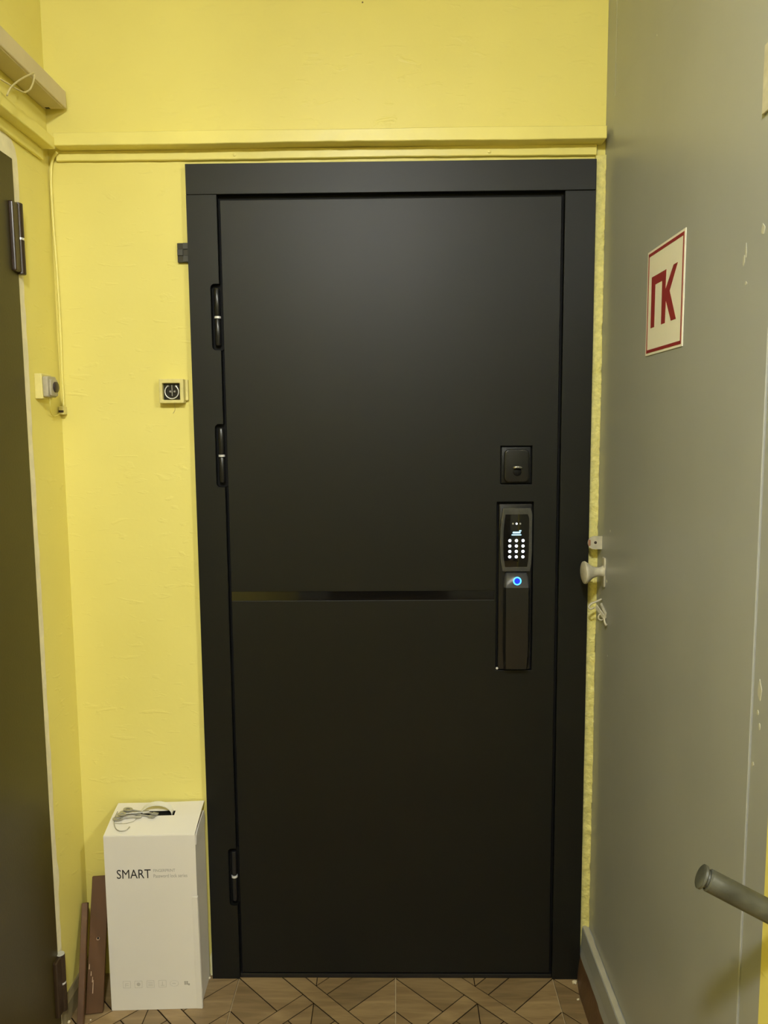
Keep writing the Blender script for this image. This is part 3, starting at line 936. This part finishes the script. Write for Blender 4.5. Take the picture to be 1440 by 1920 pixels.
# ---- cardboard box
RZ = .040
bxc = Vector((-.6055, -.070, 0))
cb = thing('cardboard_box', tuple(bxc), 'tall white cardboard box printed SMART standing in the left corner', 'box')
bx0, bx1, by0, by1 = -.7180, -.4935, -.1305, -.0140
ZF, ZB = .463, .486
tl = (ZB - ZF) / (by1 - by0)
bm = nb()
prism(bm, [(by0 + .001, 0), (by0 + .001, ZF - .004), (by1, ZB - .020), (by1, 0)], bx0 + .001, bx1 - .001, 'X')
obj('body', bm, M['card'], cb)
obj('front_panel', bbox(bx0, bx1, by0 - .0008, by0 + .0012, .0, ZF - .0005, .0004, 1), M['card'], cb)
# lid, folded over the front edge, with a handle slot
bm = panel(bx0 + .0005, bx1 - .001, 0, .1210, -.0008, .0008, [(-.6480, -.5600, .066, .0860)])
for v in bm.verts:
    x, y, z = v.co
    lift = .0045 * math.sin(max(0, min(1, z / .121)) * math.pi) + .004 * max(0, (x + .60) / .10) * (z / .121)
    v.co = Vector((x, by0 + z, ZF + tl * z + lift * .6 - y))
lid = obj('lid', bm, M['card'], cb)
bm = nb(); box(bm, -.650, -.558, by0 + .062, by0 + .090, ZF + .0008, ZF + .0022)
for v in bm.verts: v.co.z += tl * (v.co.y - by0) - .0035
obj('box_inside_shade', bm, M['gap'], cb, label='black slab for the shaded inside under the handle slot')  # black slab stands in for the shade inside the box
# dust flap and folded edge on the right side
bm = nb()
prism(bm, [(by0 + .006, ZF - .030), (by0 + .010, ZF - .008), (by0 + .045, ZF + .0035), (by1 - .012, ZF + .009), (by1 - .006, ZF + .003), (by1 - .004, ZF - .030)], bx1 - .0012, bx1 + .0006, 'X')
obj('dust_flap', bm, M['card'], cb)
bm = nb()
prism(bm, [(bx1 - .010, by0 - .0018), (bx1 + .003, by0 - .0030), (bx1 + .0045, by0 + .002), (bx1 + .0025, by0 + .006), (bx1 + .0008, by0 + .006), (bx1 + .001, by0 + .0005), (bx1 - .010, by0 - .0004)], .001, .300, 'Z')
for v in bm.verts:
    if v.co.z > .1: v.co.x -= .0030
obj('loose_edge', bm, M['card'], cb, label='loose folded edge of the front panel')
# handle strap
bm = nb()
prev = None
for k in range(17):
    a = math.pi * k / 16
    x = -.6070 - .040 * math.cos(a); z = ZF + .0135 + .024 * math.sin(a)
    yb = by0 + .077 + .008 * math.sin(a)
    ring = [bm.verts.new(p) for p in ((x, yb - .008, z), (x, yb + .008, z + .003), (x - .0012 * math.cos(a), yb + .008, z + .0045), (x - .0012 * math.cos(a), yb - .008, z + .0015))]
    if prev:
        for q in range(4): bm.faces.new((prev[q], prev[(q + 1) % 4], ring[(q + 1) % 4], ring[q]))
    else: bm.faces.new(ring[::-1])
    prev = ring
bm.faces.new(prev)
obj('carry_strap', bm, M['strap'], cb, 50, label='translucent white plastic carry strap')
YT = by0 - .0008
obj('smart_print', text_mesh('SMART', -.6890, .3520, .0835, .0235, YT), M['ink'], cb, label='black SMART lettering')
obj('fingerprint_print', text_mesh('FINGERPRINT', -.5990, .3678, .0535, .0074, YT), M['ink_grey'], cb, label='grey FINGERPRINT lettering')
obj('series_print', text_mesh('Password lock series', -.5990, .3530, .0830, .0090, YT), M['ink_grey'], cb, label='grey small lettering')
for k, x in enumerate((-.677, -.6479, -.618, -.5881, -.5586, -.5275)):
    z = .0700
    bm = panel(x - .0095, x + .0095, z - .0095, z + .0095, YT - .0003, YT, [(x - .0087, x + .0087, z - .0087, z + .0087)]) if k not in (4, 5) else nb()
    if k == 0:
        prism(bm, rrect(x - .004, x + .005, z + .002, z + .003, .0004, 2), YT - .0003, YT); prism(bm, rrect(x - .004, x - .003, z - .006, z + .003, .0004, 2), YT - .0003, YT); prism(bm, rrect(x - .002, x + .005, z - .003, z - .002, .0004, 2), YT - .0003, YT)
    elif k == 1:
        prism(bm, circle(x, z, .0048, 14), YT - .0003, YT)
    elif k == 2:
        for dz in (-.005, -.001, .003): prism(bm, rrect(x - .006, x + .006, z + dz, z + dz + .0011, .0004, 2), YT - .0003, YT)
    elif k == 3:
        prism(bm, rrect(x - .0006, x + .0006, z - .004, z + .006, .0004, 2), YT - .0003, YT); prism(bm, rrect(x - .005, x + .005, z - .005, z - .0038, .0004, 2), YT - .0003, YT)
    elif k == 4:
        tube(bm, [(x + .0105 * math.cos(a), YT - .0001, z + .008 * math.sin(a)) for a in [2 * math.pi * q / 20 for q in range(20)]], .0004, 4, closed=True)
        prism(bm, rrect(x - .005, x + .004, z - .0006, z + .0006, .0004, 2), YT - .0003, YT)
    else:
        for dx, dz in ((-.006, .001), (-.001, .001), (-.006, -.004), (-.001, -.004)):
            prism(bm, rrect(x + dx, x + dx + .0042, z + dz, z + dz + .0042, .0004, 2), YT - .0003, YT)
        prism(bm, rrect(x + .0035, x + .0075, z - .006, z - .001, .0004, 2), YT - .0003, YT)
    obj('printed_icon', bm, M['ink_pale'] if k != 5 else M['ink_grey'], cb)
cb.rotation_euler.z = RZ

# ---- bunch of keys on the box lid
def on_lid(x, y, h=0.0):
    c, s = math.cos(-RZ), math.sin(-RZ)
    dy = s * (x - bxc.x) + c * (y - bxc.y) + bxc.y
    zz = dy - by0
    return Vector((x, y, ZF + tl * zz + .0027 * math.sin(max(0, min(1, zz / .121)) * math.pi) + .0012 + h))
kb = thing('key_bunch', tuple(on_lid(-.66, -.07)), 'bunch of long steel keys on a wire ring lying on the white box', 'keys')
def make_key(hx, hy, tx, ty, h, bowr):
    a, b = on_lid(hx, hy, h), on_lid(tx, ty, h * .4 + .002)
    d = (b - a).normalized()
    side = d.cross(Vector((0, 0, 1))).normalized()
    upv = side.cross(d)
    bm = nb()
    tube(bm, [a + d * bowr, b], .0022, 10)
    ko = obj('key', bm, M['steel'], kb, 60)
    bm = nb()
    prev = None
    N = 22
    rings = []
    for k in range(N):
        t = 2 * math.pi * k / N
        o_ = a + d * (bowr * 1.25 * math.cos(t)) + side * (bowr * .95 * math.sin(t))
        i_ = a + d * (bowr * .55 * math.cos(t)) + side * (bowr * .40 * math.sin(t))
        rings.append([bm.verts.new(p) for p in (o_ - upv * .0012, o_ + upv * .0012, i_ + upv * .0012, i_ - upv * .0012)])
    for k in range(N):
        r0, r1 = rings[k], rings[(k + 1) % N]
        for q in range(4): bm.faces.new((r0[q], r0[(q + 1) % 4], r1[(q + 1) % 4], r1[q]))
    obj('bow', bm, M['steel'], ko, 40)
    bm = nb(); orient_box(bm, b - d * .016, b - d * .001, side, .013, .002, 1, .0004)
    obj('bit', bm, M['steel'], ko)
make_key(-.682, -.050, -.600, -.066, .006, .010)
make_key(-.688, -.060, -.606, -.074, .004, .010)
make_key(-.697, -.080, -.640, -.072, .003, .011)
make_key(-.690, -.072, -.625, -.058, .009, .009)
bm = nb()
tube(bm, smoothpath([on_lid(-.7035, -.064, .010), on_lid(-.7060, -.080, .004), on_lid(-.7000, -.100, .003), on_lid(-.6900, -.1150, .0022), on_lid(-.6770, -.1215, .002), on_lid(-.6640, -.1180, .002), on_lid(-.6590, -.1080, .003)], 6), .0011, 8)
obj('wire_ring', bm, M['steel'], kb, 60)
bm = nb()
tube(bm, smoothpath([on_lid(-.700, -.0950, .002), on_lid(-.6750, -.0960, .002), on_lid(-.6560, -.0880, .002), on_lid(-.6480, -.0760, .004)], 6), .0005, 6)
obj('thin_wire', bm, M['steel'], kb, 60)

# ---- two brown boards leaning in the corner
def board(name, label, a, b, wd, width, thick, knot=None):
    t = thing(name, (a[0], a[1], 0), label, 'board')
    bm = nb(); orient_box(bm, a, b, wd, width, thick, 1.0, .0012)
    bo = obj('plank', bm, M['brown_paint'], t)
    return t
A1, B1 = Vector((-.7555, -.1440, .0005)), Vector((-.7745, -.0150, .288))
tb = board('wooden_board', 'taller brown painted board with a nail hole leaning behind the white box', A1, B1, (1, .2, 0), .042, .012)
dA = (B1 - A1).normalized(); wA = (Vector((1, .2, 0)) - dA * Vector((1, .2, 0)).dot(dA)).normalized(); nA = dA.cross(wA).normalized()
if nA.y > 0: nA = -nA
pc = A1 + dA * .168 + wA * .001 + nA * .0060
bm = nb(); lathe(bm, [(0, .0042), (.0006, .0040)], pc, nA, 14)
obj('chipped_rim', bm, M['brown_bare'], tb)
bm = nb(); lathe(bm, [(0, .0027), (.0006, .0025)], pc + nA * .0004 + dA * .0012, nA, 14)
obj('nail_hole', bm, M['gap'], tb)
for s0, off, ln in ((.045, -.0060, .030), (.085, -.012, .010), (.100, -.017, .012), (.070, -.008, .012)):
    q = A1 + dA * s0 + wA * off + nA * .0061
    bm = nb(); orient_box(bm, q, q + dA * ln, wA, .0022, .0006, .6, 0)
    obj('bare_scratch', bm, M['brown_bare'], tb)
A2, B2 = Vector((-.7720, -.1920, .0005)), Vector((-.8090, -.0400, .228))
board('wooden_board', 'shorter narrow brown board leaning in the corner beside the taller one', A2, B2, (1, .1, 0), .0155, .012)

# ---- crumbs on the floor
for i, (x, y, r, lab) in enumerate(((.470, -.036, .0075, 'largest pale foam crumb at the foot of the right casing'), (.4655, -.095, .004, 'small pale crumb beside the brown skirting'), (-.497, -.022, .006, 'pale plaster crumb at the foot of the left casing'), (-.757, -.168, .0025, 'tiny white crumb in front of the brown boards'), (-.8085, -.1775, .006, 'white plaster fragment under the brown door hinge'))):
    bm = nb()
    bmesh.ops.create_icosphere(bm, subdivisions=2, radius=1)
    for v in bm.verts:
        k = random.uniform(.7, 1.15)
        v.co = Vector((x + v.co.x * r * k, y + v.co.y * r * .8 * k, max(0, r * .55 + v.co.z * r * .62 * k)))
    props(obj('crumb', bm, M['crumb'], None, 30), lab, 'crumb', None, 'crumbs on the tiled floor')

# ---- the corridor lamp behind the viewer, and the added stair fill
def ceiling_lamp(pos, bulbmat, label):
    t = thing('ceiling_lamp', (pos.x, pos.y, pos.z), label, 'lamp')
    bm = nb(); lathe(bm, [(0, .098), (.004, .100), (.0095, .100)], (pos.x, pos.y, ROOM_Z - .0096), (0, 0, 1), 32)
    obj('base_plate', bm, M['lamp_body'], t, 40)
    bm = nb(); lathe(bm, [(0, .070), (.004, .082), (.010, .090), (ROOM_Z - .0098 - pos.z, .092)], pos, (0, 0, 1), 32)
    obj('glass', bm, bulbmat, t, 60, label='lit opal glass')
ceiling_lamp(LAMP_POS, M['bulb'], 'lit round opal ceiling light above and behind the viewer')
ceiling_lamp(FILL_POS, M['bulb_fill'], 'unseen fill light over the stair landing, added for the left wall')
